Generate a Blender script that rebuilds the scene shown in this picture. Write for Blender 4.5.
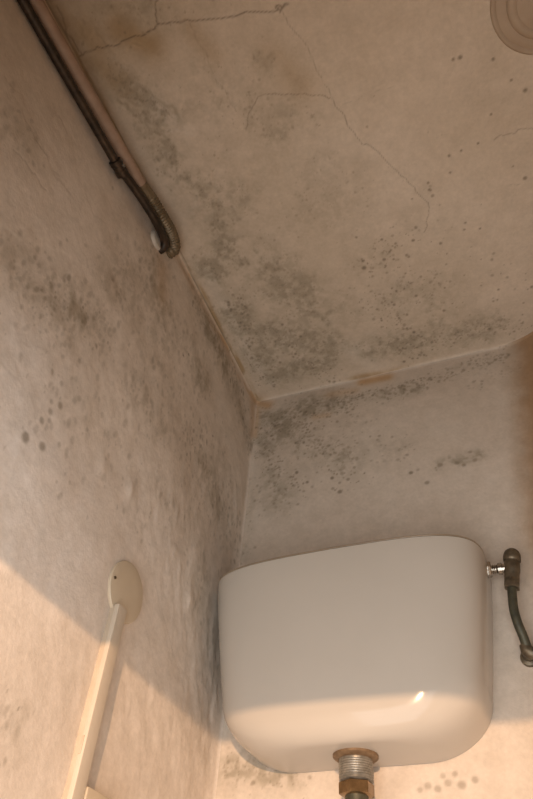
import bpy, bmesh, math
import numpy as np
from mathutils import Matrix, Vector

for o in list(bpy.data.objects):
    bpy.data.objects.remove(o)
scene = bpy.context.scene
C = scene.collection
H = 2.75                                    # ceiling height; world corner (left wall, back wall) is x=0, y=0

# ------------------------------------------------------------------ camera
F_PX, W_PX, H_PX = 660.0, 533.0, 799.0
ROT = np.array([[0.93300195, 0.21301903, 0.29005214],
                [0.35412532, -0.68690868, -0.63462724],
                [0.06405165, 0.69482326, -0.71632257]])
CAM = np.array([0.51229, -1.06424, H - 1.2])
cd = bpy.data.cameras.new('camera')
cam = bpy.data.objects.new('camera', cd)
C.objects.link(cam)
cd.sensor_fit = 'VERTICAL'
cd.sensor_height = 36.0
cd.lens = F_PX / H_PX * 36.0
cd.clip_start = 0.01
cam.matrix_world = Matrix([[*ROT[0], CAM[0]], [*ROT[1], CAM[1]], [*ROT[2], CAM[2]], [0, 0, 0, 1]])
scene.camera = cam

# ------------------------------------------------------------------ world, lights, exposure
LINTEL = H - 0.842                          # underside of the door head behind the camera
DOOR_Y = -1.15
world = bpy.data.worlds.new('world')
world.use_nodes = True
world.node_tree.nodes['Background'].inputs[0].default_value = (0.75, 0.85, 1.0, 1)
world.node_tree.nodes['Background'].inputs[1].default_value = 0.05
scene.world = world

def light(name, kind, loc, energy, color, **kw):
    d = bpy.data.lights.new(name, kind)
    d.energy = energy
    d.color = color
    for k, v in kw.items():
        setattr(d, k, v)
    o = bpy.data.objects.new(name, d)
    C.objects.link(o)
    o.location = loc
    return o

# area fill light added in the doorway to brighten walls and ceiling
fill = light('doorway_fill', 'AREA', (0.43, DOOR_Y - 0.08, 0.97), 17.5, (1.0, 0.98, 0.96),
            shape='RECTANGLE', size=0.78, size_y=1.84)
fill.rotation_euler = (math.radians(90), 0, 0)
# warm bulb hanging in the next room, just below the height of the door head
lamp = light('warm_bulb', 'POINT', (0.82, -2.55, LINTEL - 0.034), 195.0, (1.0, 0.61, 0.34), shadow_soft_size=0.010)

vs = scene.view_settings
vs.view_transform = 'Standard'
vs.look = 'None'
vs.exposure = 0.08
vs.gamma = 1.0
vs.use_curve_mapping = False

# ------------------------------------------------------------------ pixel helpers (directions only; depth from the plane touched)
def at(px, axis, val):
    r = ROT @ np.array([(px[0] - W_PX / 2) / F_PX, -(px[1] - H_PX / 2) / F_PX, -1.0])
    return CAM + r * ((val - CAM[axis]) / r[axis])
def P_left(px, x=0.0): return at(px, 0, x)
def P_back(px, y=0.0): return at(px, 1, y)
def P_ceil(px, z=H): return at(px, 2, z)

# ------------------------------------------------------------------ materials
def mat(name):
    m = bpy.data.materials.new(name)
    m.use_nodes = True
    nt = m.node_tree
    return m, nt, nt.nodes['Principled BSDF']

def ramp(nt, fac, stops):
    r = nt.nodes.new('ShaderNodeValToRGB')
    while len(r.color_ramp.elements) < len(stops):
        r.color_ramp.elements.new(0.5)
    for e, (p, c) in zip(r.color_ramp.elements, stops):
        e.position = p
        e.color = (*c, 1)
    nt.links.new(fac, r.inputs[0])
    return r.outputs[0]

def noise(nt, scale, detail=4, rough=0.55, coord=None, stretch=None):
    n = nt.nodes.new('ShaderNodeTexNoise')
    n.inputs['Scale'].default_value = scale
    n.inputs['Detail'].default_value = detail
    n.inputs['Roughness'].default_value = rough
    tc = nt.nodes.new('ShaderNodeTexCoord')
    src = tc.outputs['Object']
    if stretch:
        mp = nt.nodes.new('ShaderNodeMapping')
        mp.inputs['Scale'].default_value = stretch
        nt.links.new(src, mp.inputs[0])
        src = mp.outputs[0]
    nt.links.new(src, n.inputs['Vector'])
    return n.outputs['Fac']

def mix(nt, fac, a, b):
    m = nt.nodes.new('ShaderNodeMix')
    m.data_type = 'RGBA'
    nt.links.new(fac, m.inputs['Factor'])
    for s, v in ((6, a), (7, b)):
        if isinstance(v, tuple):
            m.inputs[s].default_value = (*v, 1)
        else:
            nt.links.new(v, m.inputs[s])
    return m.outputs[2]

def bump(nt, b, h, strength, dist=0.002):
    n = nt.nodes.new('ShaderNodeBump')
    n.inputs['Strength'].default_value = strength
    n.inputs['Distance'].default_value = dist
    nt.links.new(h, n.inputs['Height'])
    nt.links.new(n.outputs[0], b.inputs['Normal'])

def plaster(name, c0, c1, mould, rust, speck, pale, tan, rough=0.75):
    m, nt, b = mat(name)
    big = noise(nt, 5.0, 6, 0.6)
    col = ramp(nt, big, [(0.32, c0), (0.68, c1)])
    def attr(n):
        a = nt.nodes.new('ShaderNodeAttribute')
        a.attribute_name = n
        s = nt.nodes.new('ShaderNodeSeparateColor')
        nt.links.new(a.outputs['Color'], s.inputs[0])
        return s.outputs
    A, B = attr('stain_a'), attr('stain_shade_b')
    col = mix(nt, B[1], col, pale)
    col = mix(nt, B[2], col, tan)
    col = mix(nt, A[0], col, mould)
    col = mix(nt, A[2], col, rust)
    col = mix(nt, A[1], col, speck)
    col = mix(nt, B[0], col, (0.10, 0.075, 0.05))
    fine = noise(nt, 160.0, 3, 0.6)
    mot = nt.nodes.new('ShaderNodeMix')
    mot.data_type = 'RGBA'
    mot.blend_type = 'MULTIPLY'
    mot.inputs['Factor'].default_value = 1.0
    nt.links.new(col, mot.inputs[6])
    nt.links.new(ramp(nt, noise(nt, 34.0, 7, 0.68), [(0.33, (0.88, 0.875, 0.86)), (0.62, (1.0, 1.0, 1.0))]), mot.inputs[7])
    col = mot.outputs[2]
    g = nt.nodes.new('ShaderNodeMix')
    g.data_type = 'RGBA'
    g.blend_type = 'MULTIPLY'
    g.inputs['Factor'].default_value = 1.0
    nt.links.new(col, g.inputs[6])
    nt.links.new(ramp(nt, fine, [(0.25, (0.90, 0.90, 0.90)), (0.75, (1.0, 1.0, 1.0))]), g.inputs[7])
    nt.links.new(g.outputs[2], b.inputs['Base Color'])
    b.inputs['Roughness'].default_value = rough
    b.inputs['Specular IOR Level'].default_value = 0.3
    bump(nt, b, noise(nt, 220.0, 4, 0.65), 0.35, 0.0012)
    return m

def simple(name, c0, c1, scale=60, rough=0.5, metal=0.0, bmp=0.0, coat=0.0, stretch=None, lo=.35, hi=.7, spec=0.5):
    m, nt, b = mat(name)
    n = noise(nt, scale, 5, 0.6, stretch=stretch)
    nt.links.new(ramp(nt, n, [(lo, c0), (hi, c1)]), b.inputs['Base Color'])
    b.inputs['Roughness'].default_value = rough
    b.inputs['Metallic'].default_value = metal
    b.inputs['Coat Weight'].default_value = coat
    b.inputs['Coat Roughness'].default_value = 0.06
    b.inputs['Specular IOR Level'].default_value = spec
    if bmp:
        bump(nt, b, n, bmp, 0.001)
    return m

M_left = plaster('plaster_left', (0.69, 0.60, 0.51), (0.77, 0.69, 0.605), (0.36, 0.30, 0.22), (0.52, 0.33, 0.17),
                 (0.21, 0.175, 0.125), (0.84, 0.785, 0.73), (0.42, 0.33, 0.23))
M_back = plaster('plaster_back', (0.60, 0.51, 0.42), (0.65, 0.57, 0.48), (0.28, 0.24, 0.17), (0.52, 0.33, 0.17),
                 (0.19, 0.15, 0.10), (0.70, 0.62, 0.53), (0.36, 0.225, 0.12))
M_ceil = plaster('plaster_ceiling', (0.59, 0.495, 0.385), (0.66, 0.56, 0.45), (0.285, 0.245, 0.172), (0.40, 0.285, 0.16),
                 (0.16, 0.125, 0.085), (0.70, 0.62, 0.52), (0.36, 0.28, 0.18))
M_wall = simple('plain_plaster', (0.30, 0.24, 0.18), (0.36, 0.29, 0.22), 6, 0.8, bmp=0.2)
M_floor = simple('floor_tile', (0.20, 0.17, 0.14), (0.28, 0.24, 0.20), 12, 0.4)
M_ceramic = simple('glazed_ceramic', (0.455, 0.415, 0.36), (0.485, 0.445, 0.39), 3, 0.10, coat=0.0, spec=0.22)
M_lid = simple('ceramic_lid', (0.24, 0.18, 0.12), (0.32, 0.25, 0.17), 8, 0.3, coat=0.2)
M_pipe_dark = simple('dark_steel', (0.030, 0.023, 0.017), (0.075, 0.053, 0.036), 70, 0.38, 0.6, 0.3)
M_pipe_paint = simple('pipe_paint', (0.29, 0.195, 0.135), (0.37, 0.26, 0.19), 40, 0.6, bmp=0.3)
M_rib = simple('ribbed_steel', (0.14, 0.105, 0.06), (0.22, 0.165, 0.10), 80, 0.5, 0.4, 0.3)
M_brass = simple('aged_brass', (0.09, 0.072, 0.05), (0.20, 0.16, 0.105), 90, 0.42, 0.6, 0.4)
M_chrome = simple('dull_chrome', (0.30, 0.27, 0.23), (0.50, 0.46, 0.40), 120, 0.22, 0.95, 0.2)
M_zinc = simple('grey_zinc', (0.19, 0.18, 0.155), (0.33, 0.31, 0.27), 110, 0.42, 0.6, 0.3)
M_nut = simple('brass_nut', (0.20, 0.13, 0.065), (0.34, 0.23, 0.12), 60, 0.26, 0.85, 0.15)
M_green = simple('patinated_copper', (0.050, 0.050, 0.036), (0.10, 0.095, 0.062), 90, 0.5, 0.4, 0.4)
M_rust = simple('rusty_washer', (0.13, 0.08, 0.042), (0.24, 0.16, 0.09), 90, 0.6, 0.3, 0.4)
M_plate = simple('cream_plastic', (0.52, 0.43, 0.31), (0.57, 0.48, 0.355), 20, 0.45)
M_trunk = simple('ivory_plastic', (0.55, 0.475, 0.375), (0.58, 0.505, 0.405), 25, 0.42)
M_trunk2 = simple('ivory_plastic_base', (0.47, 0.38, 0.28), (0.55, 0.46, 0.35), 25, 0.5)
M_box = simple('beige_plastic', (0.47, 0.37, 0.26), (0.53, 0.42, 0.30), 25, 0.5)
M_collar = simple('white_plaster_collar', (0.46, 0.41, 0.34), (0.58, 0.53, 0.46), 60, 0.8, bmp=0.4)
M_rose = simple('painted_rose', (0.35, 0.265, 0.185), (0.41, 0.32, 0.23), 15, 0.6, bmp=0.15)
M_screw = simple('rusty_screw', (0.10, 0.07, 0.04), (0.18, 0.12, 0.07), 200, 0.5, 0.5)

# ------------------------------------------------------------------ noise in numpy (for relief and stains that belong to the plaster)
def vnoise(U, V, scale, seed):
    t = np.random.RandomState(seed).rand(256, 256)
    u, v = U / scale + 37.3, V / scale + 71.7
    i, j = np.floor(u).astype(int), np.floor(v).astype(int)
    a, b = u - i, v - j
    a, b = a * a * (3 - 2 * a), b * b * (3 - 2 * b)
    i0, i1, j0, j1 = i % 256, (i + 1) % 256, j % 256, (j + 1) % 256
    return (t[i0, j0] * (1 - a) + t[i1, j0] * a) * (1 - b) + (t[i0, j1] * (1 - a) + t[i1, j1] * a) * b

def fbm(U, V, scale, seed, octv=4, gain=0.55):
    s, amp, tot = 0, 1.0, 0.0
    for k in range(octv):
        s = s + amp * vnoise(U, V, scale / 2 ** k, seed + k)
        tot += amp
        amp *= gain
    return s / tot

def sstep(x, a, b):
    t = np.clip((x - a) / (b - a), 0, 1)
    return t * t * (3 - 2 * t)

class Surface:
    """A plastered surface on a (u, v) grid, fine where it shows, coarse beyond."""
    def __init__(self, us, vs):
        self.us, self.vs = us, vs
        self.U, self.V = np.meshgrid(us, vs, indexing='ij')
        z = lambda: np.zeros_like(self.U)
        self.h, self.mould, self.speck, self.rust, self.crack, self.pale, self.tan = z(), z(), z(), z(), z(), z(), z()
    def seg(self, p, q):
        """distance to the segment p-q"""
        p, q = np.array(p[:2], float), np.array(q[:2], float)
        d = q - p
        L = max(d @ d, 1e-9)
        t = np.clip(((self.U - p[0]) * d[0] + (self.V - p[1]) * d[1]) / L, 0, 1)
        return np.hypot(self.U - p[0] - t * d[0], self.V - p[1] - t * d[1])
    def capsule(self, arr, p, q, r, s):
        d = self.seg(p, q)
        np.maximum(arr, s * np.exp(-(d / r) ** 2 * 1.2), out=arr)
    def poly(self, arr, pts, w, s, wob=0.003, seed=5):
        """a wandering line (crack)"""
        rng = np.random.RandomState(seed)
        P = [np.array(p[:2], float) for p in pts]
        for _ in range(2):
            Q = [P[0]]
            for a, b in zip(P[:-1], P[1:]):
                n = np.array([-(b - a)[1], (b - a)[0]])
                n = n / (np.linalg.norm(n) + 1e-9)
                Q += [(a + b) / 2 + n * rng.uniform(-wob, wob), b]
            P = Q
            wob *= 0.6
        lo, hi = np.min(P, axis=0) - 4 * w, np.max(P, axis=0) + 4 * w
        i0, i1 = np.searchsorted(self.us, [lo[0], hi[0]])
        j0, j1 = np.searchsorted(self.vs, [lo[1], hi[1]])
        U, V = self.U[i0:i1, j0:j1], self.V[i0:i1, j0:j1]
        best = np.full(U.shape, 9.0)
        for a, b in zip(P[:-1], P[1:]):
            d = b - a
            t = np.clip(((U - a[0]) * d[0] + (V - a[1]) * d[1]) / max(d @ d, 1e-9), 0, 1)
            best = np.minimum(best, np.hypot(U - a[0] - t * d[0], V - a[1] - t * d[1]))
        k = s * np.exp(-(best / w) ** 2)
        arr[i0:i1, j0:j1] = np.maximum(arr[i0:i1, j0:j1], k)
    def dot(self, u, v, ru, rv, s, ang=0.0):
        R = max(ru, rv) * 2.2
        i0, i1 = np.searchsorted(self.us, [u - R, u + R])
        j0, j1 = np.searchsorted(self.vs, [v - R, v + R])
        if i1 <= i0 or j1 <= j0:
            return
        a, b = self.U[i0:i1, j0:j1] - u, self.V[i0:i1, j0:j1] - v
        c, sn = math.cos(ang), math.sin(ang)
        e = np.hypot((a * c + b * sn) / ru, (-a * sn + b * c) / rv)
        k = s * (1 - sstep(e, 0.55, 1.5))
        self.speck[i0:i1, j0:j1] = np.maximum(self.speck[i0:i1, j0:j1], k)
    def dots(self, dens, n, r0, r1, s0, s1, seed, asp=1.0, ang=0.0):
        """n mould spots, scattered where dens is high"""
        rng = np.random.RandomState(seed)
        w = dens.copy()
        w[:, :] *= np.gradient(self.us)[:, None] * np.gradient(self.vs)[None, :]
        cum = np.cumsum(w.ravel())
        if cum[-1] <= 0:
            return
        k = np.searchsorted(cum, rng.rand(n) * cum[-1])
        k = np.minimum(k, cum.size - 1)
        ii, jj = np.unravel_index(k, w.shape)
        for i, j in zip(ii, jj):
            r = r0 + (r1 - r0) * rng.rand() ** 2.2
            self.dot(self.us[i] + rng.uniform(-.001, .001), self.vs[j] + rng.uniform(-.001, .001), r,
                     r * asp * rng.uniform(.8, 1.25), s0 + (s1 - s0) * rng.rand(), ang + rng.uniform(-.4, .4))
    def build(self, name, fn, m, flip=False, i0=0, i1=None):
        sl = slice(i0, i1)
        nu, nv = self.U[sl].shape
        co = fn(self.U[sl], self.V[sl], self.h[sl]).reshape(-1, 3).astype(np.float32)
        idx = np.arange(nu * nv).reshape(nu, nv)
        q = np.stack([idx[:-1, :-1], idx[1:, :-1], idx[1:, 1:], idx[:-1, 1:]], -1).reshape(-1, 4)
        if flip:
            q = q[:, ::-1]
        me = bpy.data.meshes.new(name)
        me.vertices.add(len(co))
        me.vertices.foreach_set('co', co.ravel())
        me.loops.add(q.size)
        me.loops.foreach_set('vertex_index', q.ravel().astype(np.int32))
        me.polygons.add(len(q))
        me.polygons.foreach_set('loop_start', np.arange(0, q.size, 4, dtype=np.int32))
        me.update(calc_edges=True)
        me.polygons.foreach_set('use_smooth', np.ones(len(q), dtype=bool))
        one = np.ones(co.shape[0])
        for an, ch in (('stain_a', (self.mould, self.speck, self.rust)), ('stain_shade_b', (self.crack, self.pale, self.tan))):
            a = me.attributes.new(an, 'FLOAT_COLOR', 'POINT')
            d = np.stack([np.clip(c[sl], 0, 1).ravel() for c in ch] + [one], -1).astype(np.float32)
            a.data.foreach_set('color', d.ravel())
        me.materials.append(m)
        o = bpy.data.objects.new(name, me)
        C.objects.link(o)
        o['kind'] = 'structure'
        return o

def axis_grid(lo, f0, f1, hi, step):
    parts = []
    if lo < f0 - 1e-6:
        parts.append(np.linspace(lo, f0, 8)[:-1])
    parts.append(np.linspace(f0, f1, int(round((f1 - f0) / step)) + 1))
    if hi > f1 + 1e-6:
        parts.append(np.linspace(f1, hi, 8)[1:])
    return np.concatenate(parts)

STEP = 0.0022
COVE = 0.010
def cove(d, r=COVE):
    return np.where(d < r, (r - np.minimum(d, r)) ** 2 / (2 * r), 0.0)

# ------------------------------------------------------------------ ceiling: u = x, v = y
def uvc(px):
    p = P_ceil(px)
    return (p[0], p[1])
S = Surface(axis_grid(0, 0, 0.77, 1.06, STEP), axis_grid(-1.5, -1.02, 0, 0, STEP))
U, V = S.U, S.V
n1, n2, n3 = fbm(U, V, 0.11, 11, 5), fbm(U, V, 0.035, 21, 5), fbm(U, V, 0.30, 31, 3)
S.h = (n3 - .5) * 0.010 + (n1 - .5) * 0.003 + (n2 - .5) * 0.0014
# flaked coats of paint near the left edge
zone = np.zeros_like(U)
for p, q, r, s in [((120, 90), (170, 120), .07, 1), ((165, 115), (200, 190), .06, 1), ((80, 20), (150, 40), .08, .9)]:
    S.capsule(zone, uvc(p), uvc(q), r, s)
S.h += 0.0016 * sstep(fbm(U, V, 0.06, 61, 4), .50, .525) * zone
# cloudy mould
m = np.zeros_like(U)
for p, q, r, s in [((118, 78), (172, 118), .034, .95), ((150, 120), (178, 165), .040, .9), ((168, 150), (205, 220), .048, 1), ((198, 200), (240, 265), .055, 1),
                   ((212, 270), (262, 360), .050, 1.0), ((215, 225), (300, 120), .060, .6), ((268, 55), (288, 62), .040, .6), ((240, 260), (330, 310), .080, .8),
                   ((255, 330), (345, 350), .060, .9), ((275, 375), (400, 345), .040, .8), ((385, 345), (500, 325), .050, .75), ((375, 270), (440, 330), .07, .6),
                   ((110, 15), (150, 5), .05, .7), ((425, 235), (440, 310), .07, .3), ((200, 100), (310, 190), .13, .42), ((175, 40), (230, 100), .10, .30)]:
    S.capsule(m, uvc(p), uvc(q), r, s)
nf = fbm(U, V, 0.012, 71, 4)
wU, wV = U + (fbm(U, V, .05, 81, 3) - .5) * .06, V + (fbm(U, V, .05, 85, 3) - .5) * .06
nw = fbm(wU, wV, 0.075, 95, 5, .6)
S.mould = np.clip(m * (0.34 + 0.62 * sstep(nw, .34, .68)) * (0.38 + 0.66 * sstep(nf, .28, .72)), 0, .66)
S.dots(m ** 1.5 * sstep(nw, .35, .62), 2300, .0010, .0028, .12, .40, 3)
d = np.zeros_like(U)
for p, q, r, s in [((365, 262), (375, 275), .016, 1), ((385, 250), (435, 300), .045, .6), ((410, 230), (418, 240), .016, 1), ((428, 187), (436, 196), .010, .8),
                   ((380, 300), (420, 350), .05, 1), ((420, 345), (520, 325), .03, .9), ((270, 340), (330, 380), .05, .8),
                   ((235, 300), (262, 380), .03, 1.0), ((440, 250), (530, 300), .06, .25)]:
    S.capsule(d, uvc(p), uvc(q), r, s)
S.dots(d ** 1.5, 700, .0009, .0036, .25, .70, 4)
S.dots(np.full_like(U, 1.0) * sstep(U, .3, .6), 80, .0008, .0022, .25, .6, 6)
for px, r in [((453, 59), .0028), ((460, 57), .0036), ((493, 59), .003), ((511, 80), .0024), ((525, 90), .0036), ((491, 114), .0022), ((461, 150), .0024),
              ((449, 155), .0028), ((478, 143), .0024), ((450, 172), .0024), ((428, 182), .0026), ((429, 189), .0026), ((412, 198), .002),
              ((525, 178), .004), ((513, 166), .002), ((480, 228), .0024), ((465, 222), .0024), ((464, 229), .0024), ((364, 268), .0045), ((413, 240), .0035), ((363, 261), .0035)]:
    u, v = uvc(px)
    S.dot(u, v, r, r * .9, .7)
# pale rim of efflorescence by the left edge and on the open middle
for p, q, r, s in [((205, 270), (245, 345), .018, .8), ((245, 350), (272, 385), .012, .6), ((350, 350), (375, 365), .03, .6), ((330, 150), (480, 240), .13, .35),
                   ((95, 95), (130, 150), .02, .5), ((150, 95), (185, 130), .018, .6)]:
    S.capsule(S.pale, uvc(p), uvc(q), r, s)
S.pale *= 0.4 + 0.8 * n2
S.capsule(S.pale, (0.0, -.003), (.56, -.003), .004, .5)
# rusty water marks
R = S.rust
for p, q, r, s in [((60, 10), (95, 45), .035, .55), ((120, 30), (150, 45), .030, .7), ((95, 60), (130, 100), .030, .5), ((190, 30), (215, 60), .02, .35),
                   ((300, 85), (270, 60), .03, .35), ((368, 378), (384, 374), .013, 1.2), ((345, 380), (415, 366), .010, .8)]:
    S.capsule(R, uvc(p), uvc(q), r, s * .85)
R *= 0.35 + 1.1 * sstep(n1, .35, .6)
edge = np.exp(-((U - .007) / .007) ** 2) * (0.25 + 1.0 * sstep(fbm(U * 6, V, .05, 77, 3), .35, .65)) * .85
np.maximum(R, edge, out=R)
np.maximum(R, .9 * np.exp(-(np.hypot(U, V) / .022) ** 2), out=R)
S.tan = np.clip(.55 * np.exp(-((U + (V + 1.0) * .3) / .16) ** 2) * sstep(-V, .55, .95), 0, .6)
# cracks
for k, (pts, w, s) in enumerate([
        ([(78, 56), (92, 50), (104, 48), (122, 41), (140, 36), (155, 29), (159, 24), (186, 20), (214, 19), (245, 12), (280, 10)], .0012, 0.61),
        ([(159, 24), (156, 12), (158, 0), (156, -12)], .0012, 0.54), ([(280, 10), (276, 6), (288, 4), (280, 12)], .0016, 0.65),
        ([(246, 130), (252, 108), (258, 97), (290, 94), (318, 95), (332, 98), (342, 112), (352, 130), (362, 144), (378, 151), (397, 170), (414, 186), (428, 202), (427, 218), (424, 232)], .0009, 0.43),
        ([(282, 12), (298, 35), (312, 58), (322, 78), (332, 97)], .0009, 0.32), ([(342, 104), (370, 92), (395, 86)], .0007, 0.16),
        ([(190, 24), (204, 50), (214, 78), (228, 96), (236, 112)], .0009, 0.22), ([(56, 6), (66, 28), (72, 38), (82, 54)], .0012, 0.43),
        ([(494, 140), (508, 134), (518, 129), (545, 129)], .0011, 0.40), ([(508, 186), (520, 184)], .0007, 0.29),
        ([(205, 292), (222, 318), (238, 345), (255, 372)], .0006, 0.25), ([(120, 96), (140, 100), (160, 105), (172, 118)], .0009, 0.29)]):
    S.poly(S.crack, [uvc(p) for p in pts], w, s, .004, 40 + k)
S.poly(S.crack, [(.004, -.96), (.006, -.6), (.004, -.3), (.003, -.1)], .0014, .55, .004, 91)
S.h -= S.crack * 0.0012
for k, pts in enumerate([[(118, 78), (134, 92), (150, 94), (160, 102), (172, 106), (178, 122)], [(118, 100), (132, 112), (146, 124), (160, 132), (170, 150)], [(112, 84), (126, 98), (140, 106)]]):
    S.poly(S.mould, [uvc(p) for p in pts], .0050, .55, .006, 70 + k)
S.capsule(S.pale, uvc((150, 100)), uvc((172, 122)), .022, .75)
fade = sstep(np.minimum(U, -V), 0, .03)
S.h = S.h * fade + cove(U) + cove(-V, .007)
S.build('ceiling', lambda u, v, h: np.stack([u, v, H - h], -1), M_ceil, flip=True)

# ------------------------------------------------------------------ left wall: u = y, v = z
def uvl(px):
    p = P_left(px)
    return (p[1], p[2])
S = Surface(axis_grid(-1.5, -1.05, 0, 0, STEP), axis_grid(0, H - 1.09, H, H, STEP))
U, V = S.U, S.V
n1, n2, n3 = fbm(U, V, 0.11, 111, 5), fbm(U, V, 0.030, 121, 5), fbm(U, V, 0.28, 131, 3)
lump = fbm(U, V * .55 + U * .3, 0.022, 141, 4)
rough = np.zeros_like(U)
for p, q, r, s in [((180, 560), (215, 720), .10, 1), ((150, 500), (240, 500), .09, .7), ((40, 300), (150, 440), .10, .45), ((120, 680), (190, 740), .10, .5)]:
    S.capsule(rough, uvl(p), uvl(q), r, s)
S.h = (n3 - .5) * 0.014 + (n1 - .5) * 0.0028 + (n2 - .5) * 0.0012 + (lump - .5) * 0.0045 * rough
S.h += 0.0005 * sstep(fbm(U, V, 0.16, 151, 4), .52, .545) * sstep(-U, .55, .75)
for px, r, hh in [((131, 490), .011, .004), ((104, 465), .012, .002), ((175, 550), .01, .002), ((190, 600), .012, .003)]:
    u, v = uvl(px)
    S.h += hh * np.exp(-(((U - u) / r) ** 2 + ((V - v) / (r * 1.3)) ** 2))
m = np.zeros_like(U)
for p, q, r, s in [((20, 270), (60, 310), .07, .75), ((60, 300), (100, 325), .055, .9), ((150, 285), (200, 380), .075, .65), ((195, 300), (240, 400), .045, .8),
                   ((236, 385), (252, 445), .028, 1.1), ((135, 390), (160, 430), .05, .6), ((190, 440), (235, 540), .07, .6), ((110, 290), (160, 260), .05, .5),
                   ((200, 560), (212, 650), .05, .45), ((0, 120), (15, 130), .05, .5), ((0, 735), (12, 720), .035, .6), ((60, 400), (180, 520), .11, .22)]:
    S.capsule(m, uvl(p), uvl(q), r, s)
S.capsule(m, uvl((140, 300)), uvl((215, 500)), .13, .45)
S.mould = np.clip(m * (0.36 + 0.62 * sstep(n1, .32, .72)) * (0.5 + 0.8 * n2), 0, .62)
nf = fbm(U, V * .6, 0.014, 171, 4)
S.mould *= 0.45 + 0.9 * sstep(nf, .32, .66)
S.dots(m ** 1.2, 1700, .0012, .0045, .10, .36, 13, 1.7)
d = np.zeros_like(U)
for p, q, r, s in [((200, 310), (245, 400), .04, 1), ((240, 395), (252, 450), .022, 1.3), ((30, 280), (95, 325), .045, .8), ((190, 440), (235, 530), .06, .5), ((0, 745), (15, 715), .03, .35)]:
    S.capsule(d, uvl(p), uvl(q), r, s)
S.dots(d ** 1.4, 330, .0013, .0042, .25, .6, 14, 1.6)
for px, r, s in [((23, 438), .0075, .8), ((40, 447), .0065, .75), ((49, 412), .005, .6), ((59, 406), .0055, .7), ((40, 421), .005, .65), ((48, 421), .004, .5), ((60, 384), .0045, .4),
                 ((78, 399), .005, .5), ((79, 361), .0045, .5), ((58, 445), .004, .4), ((50, 402), .004, .5), ((213, 436), .0028, .95), ((182, 356), .003, .9),
                 ((187, 355), .0035, .8), ((87, 430), .004, .35), ((102, 415), .005, .3), ((98, 400), .004, .3), ((110, 455), .004, .3)]:
    u, v = uvl(px)
    S.dot(u, v, r * .85, r * .95, s * .85)
for p, q, r, s in [((5, 420), (50, 520), .14, 1.0), ((15, 350), (40, 380), .08, .8), ((50, 490), (150, 540), .10, .4), ((150, 100), (60, 200), .08, .15)]:
    S.capsule(S.pale, uvl(p), uvl(q), r, s)
S.pale *= 0.45 + 0.8 * n2
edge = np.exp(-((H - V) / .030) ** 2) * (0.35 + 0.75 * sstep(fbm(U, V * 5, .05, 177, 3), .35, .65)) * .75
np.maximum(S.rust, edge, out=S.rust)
S.capsule(S.rust, (-.02, H - .03), (-.004, H - .12), .018, .55)
S.capsule(S.rust, (-.50, H - .10), (-.47, H - .17), .025, .35)
S.tan = np.clip(.35 * sstep(-U, .62, 1.0) * sstep(V, H - .55, H - .1), 0, .6)
for k, (pts, w, s) in enumerate([([(14, 150), (26, 162), (36, 174), (47, 190)], .0013, .28), ([(32, 126), (44, 150), (50, 162), (60, 176)], .0011, .16),
                                 ([(118, 565), (132, 590), (150, 640), (160, 690)], .0011, .12), ([(150, 560), (166, 620), (186, 690)], .0011, .15)]):
    S.poly(S.crack, [uvl(p) for p in pts], w, s, .005, 140 + k)
S.h -= S.crack * 0.0012
fade = sstep(np.minimum(-U, H - V), 0, .03)
S.h = S.h * fade + cove(-U) + cove(H - V)
S.build('wall_left', lambda u, v, h: np.stack([h, u, v], -1), M_left)

# ------------------------------------------------------------------ back wall with its splayed right corner: u runs along the wall, v = z
U0, RAD = 0.60, 0.15
U1 = U0 + RAD * math.pi / 4
def prof(u):
    a = np.clip((u - U0) / RAD, 0, math.pi / 4)
    e = np.maximum(u - U1, 0) / math.sqrt(2)
    x = np.minimum(u, U0) + RAD * np.sin(a) + e
    y = -RAD * (1 - np.cos(a)) - e
    return x, y, -np.sin(a), -np.cos(a)
def uvb(px):
    p = P_back(px)
    return (p[0], p[2])
S = Surface(axis_grid(0, 0, 0.76, 1.14, STEP), axis_grid(0, H - 0.95, H, H, STEP))
U, V = S.U, S.V
n1, n2, n3 = fbm(U, V, 0.10, 211, 5), fbm(U, V, 0.030, 221, 5), fbm(U, V, 0.28, 231, 3)
S.h = (n3 - .5) * 0.010 + (n1 - .5) * 0.003 + (n2 - .5) * 0.0014
m = np.zeros_like(U)
for p, q, r, s in [((270, 415), (345, 400), .040, .9), ((330, 405), (420, 385), .024, 1.25), ((400, 392), (500, 355), .022, 1.0), ((265, 440), (280, 500), .045, .5),
                   ((285, 430), (345, 455), .06, .75), ((350, 425), (400, 450), .04, .4), ((440, 465), (478, 455), .018, .5), ((470, 385), (510, 370), .03, .4),
                   ((230, 770), (290, 770), .03, .7), ((248, 480), (244, 560), .02, .4)]:  # first capsule here paints the cistern's shadow below it into the mould mask
    S.capsule(m, uvb(p), uvb(q), r, s)
S.mould = np.clip(m * (0.22 + 1.1 * sstep(n1, .34, .66)) * (0.5 + 0.9 * n2), 0, .75)
nf = fbm(U, V, 0.012, 271, 4)
S.mould *= 0.30 + 0.65 * sstep(nf, .30, .66)
S.dots(m ** 1.2, 1300, .0010, .0036, .16, .5, 23)
d = np.zeros_like(U)
for p, q, r, s in [((335, 402), (425, 380), .012, 1.5), ((265, 430), (345, 410), .03, 1), ((262, 450), (300, 490), .03, .8), ((300, 430), (350, 480), .035, .7), ((420, 385), (500, 358), .015, .8)]:
    S.capsule(d, uvb(p), uvb(q), r, s)
S.dots(d ** 1.3, 380, .0013, .0040, .35, .75, 24)
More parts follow.
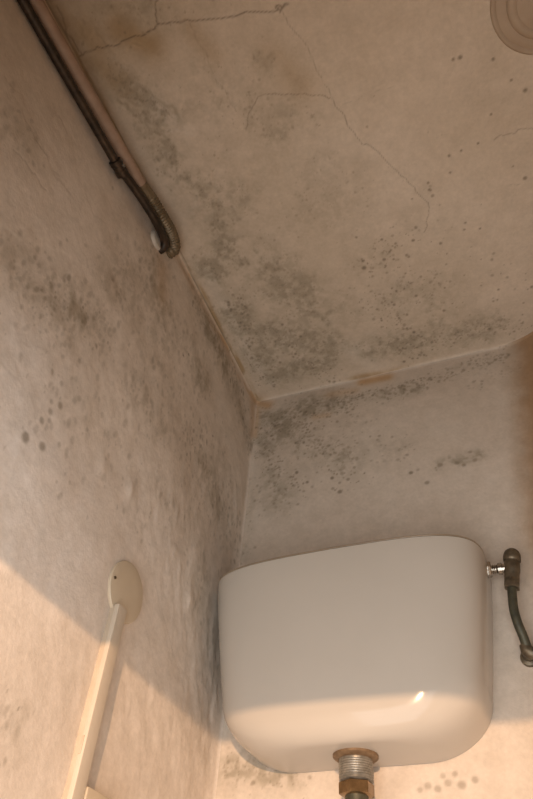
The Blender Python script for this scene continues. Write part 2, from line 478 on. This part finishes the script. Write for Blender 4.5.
for px, r, s in [((411, 473), .0045, .75), ((427, 483), .005, .6), ((440, 465), .0055, .6), ((457, 463), .005, .6), ((464, 465), .004, .6), ((475, 460), .0045, .55), ((470, 452), .004, .45),
                 ((407, 455), .004, .5), ((398, 460), .004, .4), ((418, 470), .0035, .4), ((340, 492), .005, .7), ((333, 489), .004, .5), ((296, 480), .004, .4), ((475, 780), .005, .5), ((462, 785), .006, .5),
                 ((448, 783), .005, .45), ((438, 789), .005, .5), ((428, 786), .005, .4), ((455, 774), .004, .45), ((443, 776), .004, .4), ((420, 790), .004, .4)]:
    u, v = uvb(px)
    S.dot(u, v, r, r * .9, s)
for p, q, r, s in [((250, 410), (250, 470), .02, .5), ((400, 500), (480, 480), .10, .6), ((300, 520), (420, 510), .07, .4), ((420, 790), (460, 780), .03, .5)]:
    S.capsule(S.pale, uvb(p), uvb(q), r, s)
S.pale *= 0.45 + 0.8 * n2
S.capsule(S.pale, (.10, H - .004), (.60, H - .004), .0040, .7)
for p, q, r, s in [((362, 382), (388, 377), .016, .9), ((330, 395), (355, 390), .015, .4), ((315, 418), (328, 416), .01, .4)]:
    S.capsule(S.rust, uvb(p), uvb(q), r, s)
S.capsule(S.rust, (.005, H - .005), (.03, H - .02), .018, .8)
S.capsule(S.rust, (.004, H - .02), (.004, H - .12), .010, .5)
S.tan = np.clip(.95 * sstep(U + (n2 - .5) * .02 + (H - V) * .14, .585, .665) * (1 - .6 * sstep(H - V, .5, .65)), 0, 1)  # brown shade fading in towards the right corner, painted into the plaster colour
S.poly(S.crack, [(.01, H - .004), (.12, H - .005), (.2, H - .003), (.36, H - .004), (.56, H - .003)], .0010, .30, .002, 240)
S.h -= S.crack * 0.0010
fade = sstep(np.minimum(U, H - V), 0, .03)
S.h = S.h * fade + cove(U) + cove(H - V, .007)
def back_fn(u, v, h):
    x, y, nx, ny = prof(u)
    return np.stack([x + nx * h, y + ny * h, v], -1)
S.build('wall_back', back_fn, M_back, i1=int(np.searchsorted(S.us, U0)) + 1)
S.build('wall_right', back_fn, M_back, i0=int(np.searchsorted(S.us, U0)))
END_X, END_Y = [float(t) for t in prof(np.array(1.14))[:2]]

# ------------------------------------------------------------------ helpers for solid shapes
def box(bm, x0, x1, y0, y1, z0, z1, bev=0.0):
    r = bmesh.ops.create_cube(bm, size=1.0)
    for v in r['verts']:
        v.co = Vector(((x0 + x1) / 2 + v.co.x * (x1 - x0), (y0 + y1) / 2 + v.co.y * (y1 - y0), (z0 + z1) / 2 + v.co.z * (z1 - z0)))
    if bev:
        es = list({e for v in r['verts'] for e in v.link_edges})
        bmesh.ops.bevel(bm, geom=es, offset=bev, segments=2, affect='EDGES', profile=0.6)

def obj(name, bm, m, parent=None, smooth=True, kind=None, label=None):
    me = bpy.data.meshes.new(name)
    bmesh.ops.recalc_face_normals(bm, faces=bm.faces)
    bm.to_mesh(me)
    bm.free()
    if smooth:
        me.polygons.foreach_set('use_smooth', np.ones(len(me.polygons), dtype=bool))
        me.set_sharp_from_angle(angle=math.radians(42))
    me.materials.append(m)
    o = bpy.data.objects.new(name, me)
    C.objects.link(o)
    if parent:
        o.parent = parent
        o.matrix_parent_inverse = Matrix.Translation(-parent.location)
    if kind:
        o['kind'] = kind
    if label:
        o['label'] = label
    return o

def thing(name, label, cat, loc, group=None):
    o = bpy.data.objects.new(name, None)
    C.objects.link(o)
    o.location = loc
    o['label'] = label
    o['category'] = cat
    if group:
        o['group'] = group
    o.empty_display_size = 0.02
    return o

def smooth_path(pts, n=8):
    """Catmull-Rom through points"""
    P = [np.array(p, float) for p in pts]
    P = [2 * P[0] - P[1]] + P + [2 * P[-1] - P[-2]]
    out = []
    for i in range(1, len(P) - 2):
        a, b, c, d = P[i - 1:i + 3]
        for k in range(n):
            t = k / n
            out.append(.5 * (2 * b + (c - a) * t + (2 * a - 5 * b + 4 * c - d) * t * t + (3 * b - a - 3 * c + d) * t ** 3))
    out.append(P[-2])
    return out

def tube(bm, pts, radii, seg=20, cap=True):
    pts = [Vector(p) for p in pts]
    if not hasattr(radii, '__len__'):
        radii = [radii] * len(pts)
    rings = []
    nrm = None
    for i, p in enumerate(pts):
        t = (pts[min(i + 1, len(pts) - 1)] - pts[max(i - 1, 0)]).normalized()
        if nrm is None:
            nrm = t.orthogonal().normalized()
        nrm = (nrm - t * nrm.dot(t)).normalized()
        b = t.cross(nrm)
        rings.append([bm.verts.new(p + (nrm * math.cos(2 * math.pi * k / seg) + b * math.sin(2 * math.pi * k / seg)) * radii[i]) for k in range(seg)])
    for a, b in zip(rings[:-1], rings[1:]):
        for k in range(seg):
            bm.faces.new((a[k], a[(k + 1) % seg], b[(k + 1) % seg], b[k]))
    if cap:
        bm.faces.new(rings[0][::-1])
        bm.faces.new(rings[-1])

def lathe(bm, base, axis, prof_, seg=32, cap=True):
    """profile = [(distance along the axis, radius)]; straight axis, so steps in radius stay sharp"""
    base, ax = Vector(base), Vector(axis).normalized()
    n = ax.orthogonal().normalized()
    b = ax.cross(n)
    rings = [[bm.verts.new(base + ax * s + (n * math.cos(2 * math.pi * k / seg) + b * math.sin(2 * math.pi * k / seg)) * r) for k in range(seg)] for s, r in prof_]
    for p, q in zip(rings[:-1], rings[1:]):
        for k in range(seg):
            bm.faces.new((p[k], p[(k + 1) % seg], q[(k + 1) % seg], q[k]))
    if cap:
        bm.faces.new(rings[0][::-1])
        bm.faces.new(rings[-1])

def hexnut(bm, base, axis, s0, s1, r, turn=0.0):
    base, ax = Vector(base), Vector(axis).normalized()
    n = ax.orthogonal().normalized()
    b = ax.cross(n)
    ch = min(.0015, (s1 - s0) * .2)
    rings = []
    for s, rr in ((s0, r * .9), (s0 + ch, r), (s1 - ch, r), (s1, r * .9)):
        rings.append([bm.verts.new(base + ax * s + (n * math.cos(turn + math.pi / 3 * k) + b * math.sin(turn + math.pi / 3 * k)) * rr) for k in range(6)])
    for p, q in zip(rings[:-1], rings[1:]):
        for k in range(6):
            bm.faces.new((p[k], p[(k + 1) % 6], q[(k + 1) % 6], q[k]))
    bm.faces.new(rings[0][::-1])
    bm.faces.new(rings[-1])

# ------------------------------------------------------------------ the rest of the room: floor, right wall, wall with the doorway behind the camera
bm = bmesh.new(); box(bm, -0.1, 1.2, -1.62, 0.1, -0.08, 0.0)
obj('floor', bm, M_floor, kind='structure', smooth=False)
bm = bmesh.new(); box(bm, 1.0, 1.1, -1.5, END_Y + .06, 0, H)
obj('wall_side', bm, M_wall, kind='structure', smooth=False)
bm = bmesh.new()
box(bm, -0.1, 0.02, DOOR_Y - .06, DOOR_Y, 0, LINTEL)
box(bm, 0.98, 1.1, DOOR_Y - .06, DOOR_Y, 0, LINTEL)
box(bm, -0.1, 1.1, DOOR_Y - .06, DOOR_Y, LINTEL, H + .05)
obj('wall_front', bm, M_wall, kind='structure', smooth=False)

# ------------------------------------------------------------------ cistern
CZ_TOP, CZ_BOT = H - 0.578, H - 0.865
cistern = thing('toilet_cistern', 'cream glazed ceramic toilet cistern mounted high on the back wall', 'cistern', (0.245, 0, CZ_BOT))
NEXP = 5.2
BULGE = 0.013
def depth(z):
    s = min(1.0, max(0.0, (CZ_TOP - z) / (CZ_TOP - CZ_BOT)))
    return D0 - 0.033 * s ** 1.3
def contour(bm, xl, xr, d, z, n=56, ex=NEXP, y0=-0.003):
    xm, a = (xl + xr) / 2, (xr - xl) / 2
    vs_ = []
    for k in range(n + 1):
        t = math.pi * k / n
        # even spacing around the rounded corners
        c, s = math.cos(t), math.sin(t)
        u = math.copysign(abs(c) ** (2 / ex), c)
        vs_.append(bm.verts.new((xm + a * u, y0 - (d - BULGE * u * u) * abs(s) ** (2 / ex), z)))
    return vs_
def loft(bm, rings, cap0=True, cap1=True):
    n = len(rings[0])
    for p, q in zip(rings[:-1], rings[1:]):
        for k in range(n):
            bm.faces.new((p[k], p[(k + 1) % n], q[(k + 1) % n], q[k]))
    if cap0: bm.faces.new(rings[0][::-1])
    if cap1: bm.faces.new(rings[-1])
XL0, XR0, XL1, XR1, D0 = 0.011, 0.484, 0.035, 0.447, 0.160
ZR = 0.078                                     # height of the rounded foot
bm = bmesh.new()
rings = []
zt = CZ_TOP - 0.0045
for k in range(15):
    t = k / 14
    z = zt + (CZ_BOT + ZR - zt) * t
    b = 1 - 0.06 * math.sin(math.pi * t) * 0
    rings.append(contour(bm, XL0 + (XL1 - XL0) * t ** 1.25, XR0 + (XR1 - XR0) * t ** 1.15, depth(z), z))
ZF = 0.032                                     # the front turns under with a smaller radius than the ends
for k in range(1, 25):
    a = math.pi / 2 * k / 24
    sl, ins = math.sin(a), 1 - math.cos(a)
    z = CZ_BOT + ZR * (1 - sl)
    q = min(1.0, max(0.0, 1 - (z - CZ_BOT) / ZF))
    fin = 1 - math.sqrt(max(0.0, 1 - q * q))
    rings.append(contour(bm, XL1 + 0.100 * ins + .006 * sl, XR1 - 0.100 * ins - .005 * sl, depth(z) - 0.026 * fin, z, ex=NEXP - .9 * ins))
loft(bm, rings)
obj('body', bm, M_ceramic, cistern)
bm = bmesh.new()
loft(bm, [contour(bm, XL0 + .004, XR0 - .004, D0 - .004, CZ_TOP - .0046), contour(bm, XL0 + .004, XR0 - .004, D0 - .004, CZ_TOP - .0030)])
obj('joint', bm, M_rust, cistern, label='thin brown joint under the cistern lid')
bm = bmesh.new()
loft(bm, [contour(bm, XL0 + .0005, XR0 - .0005, D0 - .0005, CZ_TOP - .0030), contour(bm, XL0, XR0, D0, CZ_TOP - .0022), contour(bm, XL0, XR0, D0, CZ_TOP - .0010), contour(bm, XL0 + .001, XR0 - .001, D0 - .001, CZ_TOP)])
obj('lid', bm, M_lid, cistern)
cistern.rotation_euler.y = math.radians(-1.1)

# ------------------------------------------------------------------ flush pipe under the cistern
DX, DY = 0.245, -0.056
flush = thing('flush_pipe', 'metal flush pipe with threaded collar and brass nut below the cistern', 'pipe', (DX, DY, CZ_BOT))
dn = (0, 0, -1)
o0 = (DX, DY, CZ_BOT)
bm = bmesh.new(); lathe(bm, o0, dn, [(-.003, .031), (-.001, .033), (.003, .033), (.006, .029), (.007, .020)])
obj('washer', bm, M_rust, flush, label='rusty brown washer')
bm = bmesh.new()
pr = [(.004, .0235), (.006, .0243)]
for k in range(7):
    s = .009 + k * .0032
    pr += [(s, .0238), (s + .0012, .0247), (s + .0022, .0238)]
pr += [(.034, .0243), (.036, .020)]
lathe(bm, o0, dn, pr, 40)
obj('threaded_collar', bm, M_zinc, flush)
bm = bmesh.new(); hexnut(bm, o0, dn, .0355, .053, .0250, 0.35)
obj('nut', bm, M_nut, flush, label='shiny brass hexagonal nut')
bm = bmesh.new()
tube(bm, [(DX, DY, CZ_BOT - .05), (DX, DY, CZ_BOT - .20), (DX, DY, 0.9), (DX, DY, 0.45)], .0165, 28)
obj('tube', bm, M_green, flush)

# ------------------------------------------------------------------ angle valve on the right side of the cistern
VY = -0.045
pn, pv = P_back((484.5, 570), VY), P_back((512, 568), VY)
vup = P_back((512, 545), VY) - P_back((512, 592), VY)
vup = vup / np.linalg.norm(vup)                 # the valve leans a little
pv = tuple(pv)
valve = thing('angle_valve', 'old brass angle valve with domed cap beside the cistern', 'valve', pv)
vin = np.array(pv) - pn
L = float(np.linalg.norm(vin))
vin = vin / L
nb = tuple(pn)
bm = bmesh.new(); hexnut(bm, nb, vin, -.012, .011, .0132, .4)
obj('inlet_nut', bm, M_chrome, valve, label='dull chrome nut on the cistern side')
bm = bmesh.new()
pr = []
for k in range(4):
    s = .010 + k * .0028
    pr += [(s, .0068), (s + .001, .0080), (s + .002, .0068)]
pr += [(.022, .0098), (.028, .0098), (.0285, .0080), (L - .004, .0080)]
lathe(bm, nb, vin, pr, 28)
obj('nipple', bm, M_chrome, valve)
bm = bmesh.new()
lathe(bm, pv, vup, [(-.024, .0085), (-.022, .0118), (-.010, .0118), (-.008, .0128), (.006, .0128), (.008, .0118), (.012, .0118)], 32)
obj('valve_body', bm, M_brass, valve)
bm = bmesh.new()
lathe(bm, pv, vup, [(.011, .0124), (.013, .0140), (.018, .0142), (.024, .0136), (.029, .0118), (.033, .0080), (.035, .003)], 32)
obj('domed_cap', bm, M_brass, valve)
bm = bmesh.new(); hexnut(bm, pv, -vup, .021, .037, .0132, .2)
obj('coupling_nut', bm, M_brass, valve)

# supply pipe curving down from the valve to the elbow at the wall
el = P_back((527.5, 650), -.028)
supply = thing('supply_pipe', 'dark green patinated supply pipe curving down from the valve', 'pipe', tuple(el))
path = [tuple(np.array(pv) - vup * .033)] + [tuple(P_back(q, y)) for q, y in (((512.3, 596), -.045), ((514, 610), -.045), ((518, 624), -.042), ((523, 636), -.036), ((527, 647), -.030))]
bm = bmesh.new(); tube(bm, smooth_path(path, 8), .0072, 20)
obj('tube', bm, M_green, supply)
bm = bmesh.new()
e0 = Vector(el)
tube(bm, [e0 + Vector((-.002, -.001, .008)), e0 + Vector((-.001, 0, 0)), e0 + Vector((.004, .001, -.005)), e0 + Vector((.012, .002, -.006)), e0 + Vector((.022, .003, -.006))], [.0085, .0100, .0105, .0095, .0092], 24)
obj('elbow', bm, M_brass, supply)
bm = bmesh.new()
tube(bm, smooth_path([e0 + Vector((.020, .003, -.006)), e0 + Vector((.055, .004, -.006)), e0 + Vector((.080, .010, -.006)), e0 + Vector((.092, .036, -.006))], 6), .0075, 20)
obj('branch', bm, M_green, supply)
bm = bmesh.new()
lathe(bm, e0 + Vector((0, .006, -.002)), (0, 1, 0), [(0, .008), (.012, .008), (.014, .013), (.026, .014)], 24)
obj('wall_clip', bm, M_brass, supply)

# ------------------------------------------------------------------ conduits along the top of the left wall
def pl(px, x): return tuple(P_left(px, x))
steel = thing('steel_conduit', 'thin dark steel conduit running under the ceiling on the left wall', 'conduit', (0, -.52, H - .08))
line = [pl((119, 168), .014), pl((74, 90), .013), pl((22.4, 0), .012)]
a, b = np.array(line[0]), np.array(line[2])
far = a + (b - a) * ((DOOR_Y + .01 - a[1]) / (b[1] - a[1]))
bm = bmesh.new(); tube(bm, [far, b, a], .0080, 20)
obj('tube', bm, M_pipe_dark, steel)
ax = (a - b) / np.linalg.norm(a - b)
bm = bmesh.new(); lathe(bm, a - ax * .016, ax, [(0, .0085), (.001, .0115), (.009, .0118), (.010, .0108), (.019, .0108), (.020, .0118), (.030, .0118), (.031, .0085)], 24)
cp = obj('coupling', bm, M_pipe_dark, steel)
sc = a + np.array([.0112, -.002, -.002])
bm = bmesh.new(); lathe(bm, sc, (1, 0, -.35), [(-.002, .003), (.0015, .003), (.002, .002)], 14)
obj('screw', bm, M_zinc, cp)
bend = [a, pl((129.5, 181), .016), pl((144, 202), .020), pl((155, 220), .023), pl((163.5, 238), .017), np.array(pl((164.5, 246), .012)) + (-.003, .002, -.002), np.array(pl((164.5, 246), .012)) + (-.026, .004, -.006)]
bm = bmesh.new(); tube(bm, smooth_path(bend, 8), .0082, 20)
obj('bend', bm, M_pipe_dark, steel)
w = P_left((157, 241), 0)
bm = bmesh.new(); lathe(bm, (-.004, w[1] - .002, w[2] - .002), (1, 0, 0), [(0, .021), (.007, .0205), (.010, .018), (.011, .010)], 28)
obj('wall_collar', bm, M_collar, steel, label='chipped whitish collar where the conduit enters the wall')

paint = thing('painted_conduit', 'thicker conduit painted wall colour with a ribbed bend beside the dark one', 'conduit', (0, -.49, H - .05))
a, b = np.array(pl((141, 186), .019)), np.array(pl((34, 0), .016))
far = a + (b - a) * ((DOOR_Y + .01 - a[1]) / (b[1] - a[1]))
mid = (a + b) / 2
bm = bmesh.new(); tube(bm, [far, b, mid, a], .0125, 24)
obj('tube', bm, M_pipe_paint, paint)
path = smooth_path([a, pl((151, 199), .024), pl((161, 216), .027), pl((170.5, 233), .024), pl((174, 247), .015), np.array(pl((174, 247), .015)) + (-.008, .004, -.006), np.array(pl((174, 247), .015)) + (-.028, .006, -.010)], 12)
ln = [0]
for p, q in zip(path[:-1], path[1:]):
    ln.append(ln[-1] + np.linalg.norm(q - p))
tt = np.linspace(0, ln[-1], 150)
pp = np.stack([np.interp(tt, ln, [p[i] for p in path]) for i in range(3)], -1)
amp = sstep(tt, .015, .05)
rr = .0128 + .0011 * amp * np.sin(tt * 2 * math.pi / .0058)
bm = bmesh.new(); tube(bm, pp, list(rr), 24)
obj('ribbed_bend', bm, M_rib, paint, label='grey brown ribbed metal bend')
bm = bmesh.new()
ax = (a - b) / np.linalg.norm(a - b)
lathe(bm, a - ax * .004, ax, [(0, .0125), (.0005, .0134), (.006, .0134), (.0065, .0122)], 24)
obj('end_ring', bm, M_rib, paint)

# ------------------------------------------------------------------ round cover plate and surface trunking on the left wall
pc = np.array([0, -.360, H - .736])
plate = thing('round_cover_plate', 'round cream junction cover plate on the left wall', 'cover plate', tuple(pc))
bm = bmesh.new()
lathe(bm, (-.003, pc[1], pc[2]), (1, 0, 0), [(0, .0425), (.005, .0432), (.0065, .0425), (.0072, .040), (.0076, .020), (.0077, .004)], 48)
obj('disc', bm, M_plate, plate)
s_ = P_left((115.5, 577.5), .0055)
bm = bmesh.new(); lathe(bm, (.0045, s_[1], s_[2]), (1, 0, 0), [(0, .0022), (.0012, .0022), (.0016, .0014)], 16)
obj('screw', bm, M_screw, plate)

TY0, TY1, TZ = -.3835, -.3635, H - .768
trunk = thing('cable_trunking', 'slim ivory plastic cable trunking running down from the round cover plate', 'trunking', (0, (TY0 + TY1) / 2, H - 1.15))
bm = bmesh.new(); box(bm, -.003, .008, TY0 + .0005, TY1 - .0005, H - 1.15, TZ - .001, .0006)
obj('base', bm, M_trunk2, trunk)
bm = bmesh.new(); box(bm, .006, .0135, TY0 - .0008, TY1 + .0008, H - 1.15, TZ, .0018)
obj('cover', bm, M_trunk, trunk)
bm = bmesh.new(); box(bm, .007, .0100, TY0 - .0016, TY0 + .002, H - .955, H - .935, .0006)
obj('clip', bm, M_trunk2, trunk)

sb = P_left((80, 786), .0)
sw = thing('switch_box', 'beige surface switch box beside the foot of the cable trunking', 'switch box', (0, sb[1] + .04, H - 1.08))
zt = P_left((96, 793), .0)[2]
bm = bmesh.new(); box(bm, -.003, .012, TY1 + .001, TY1 + .085, H - 1.08, zt - .004, .003)
obj('back_box', bm, M_box, sw)
bm = bmesh.new(); box(bm, .011, .016, TY1 + .001, TY1 + .085, H - 1.08, zt - .004, .003)
obj('front_plate', bm, M_plate, sw)

# ------------------------------------------------------------------ round plate on the ceiling
RX, RY = .757, -.692
rose = thing('ceiling_rose', 'round stepped ceiling rose painted like the ceiling', 'ceiling rose', (RX, RY, H))
def ring_prof(r0, pts):
    return [(s, r) for s, r in pts]
bm = bmesh.new()
lathe(bm, (RX, RY, H + .004), (0, 0, -1), [(0, .087), (.008, .087), (.0105, .0855), (.0115, .083), (.0105, .080), (.0095, .078)], 80)
obj('outer_ring', bm, M_rose, rose)
bm = bmesh.new()
lathe(bm, (RX, RY, H + .004), (0, 0, -1), [(0, .079), (.0095, .078), (.012, .072), (.0125, .066), (.0115, .063)], 80)
obj('flange', bm, M_rose, rose)
bm = bmesh.new()
lathe(bm, (RX, RY, H + .004), (0, 0, -1), [(0, .064), (.0115, .0635), (.016, .0615), (.019, .057), (.0195, .052), (.0175, .049), (.018, .046), (.024, .030), (.026, .012), (.0262, .004)], 80)
obj('cap', bm, M_rose, rose)
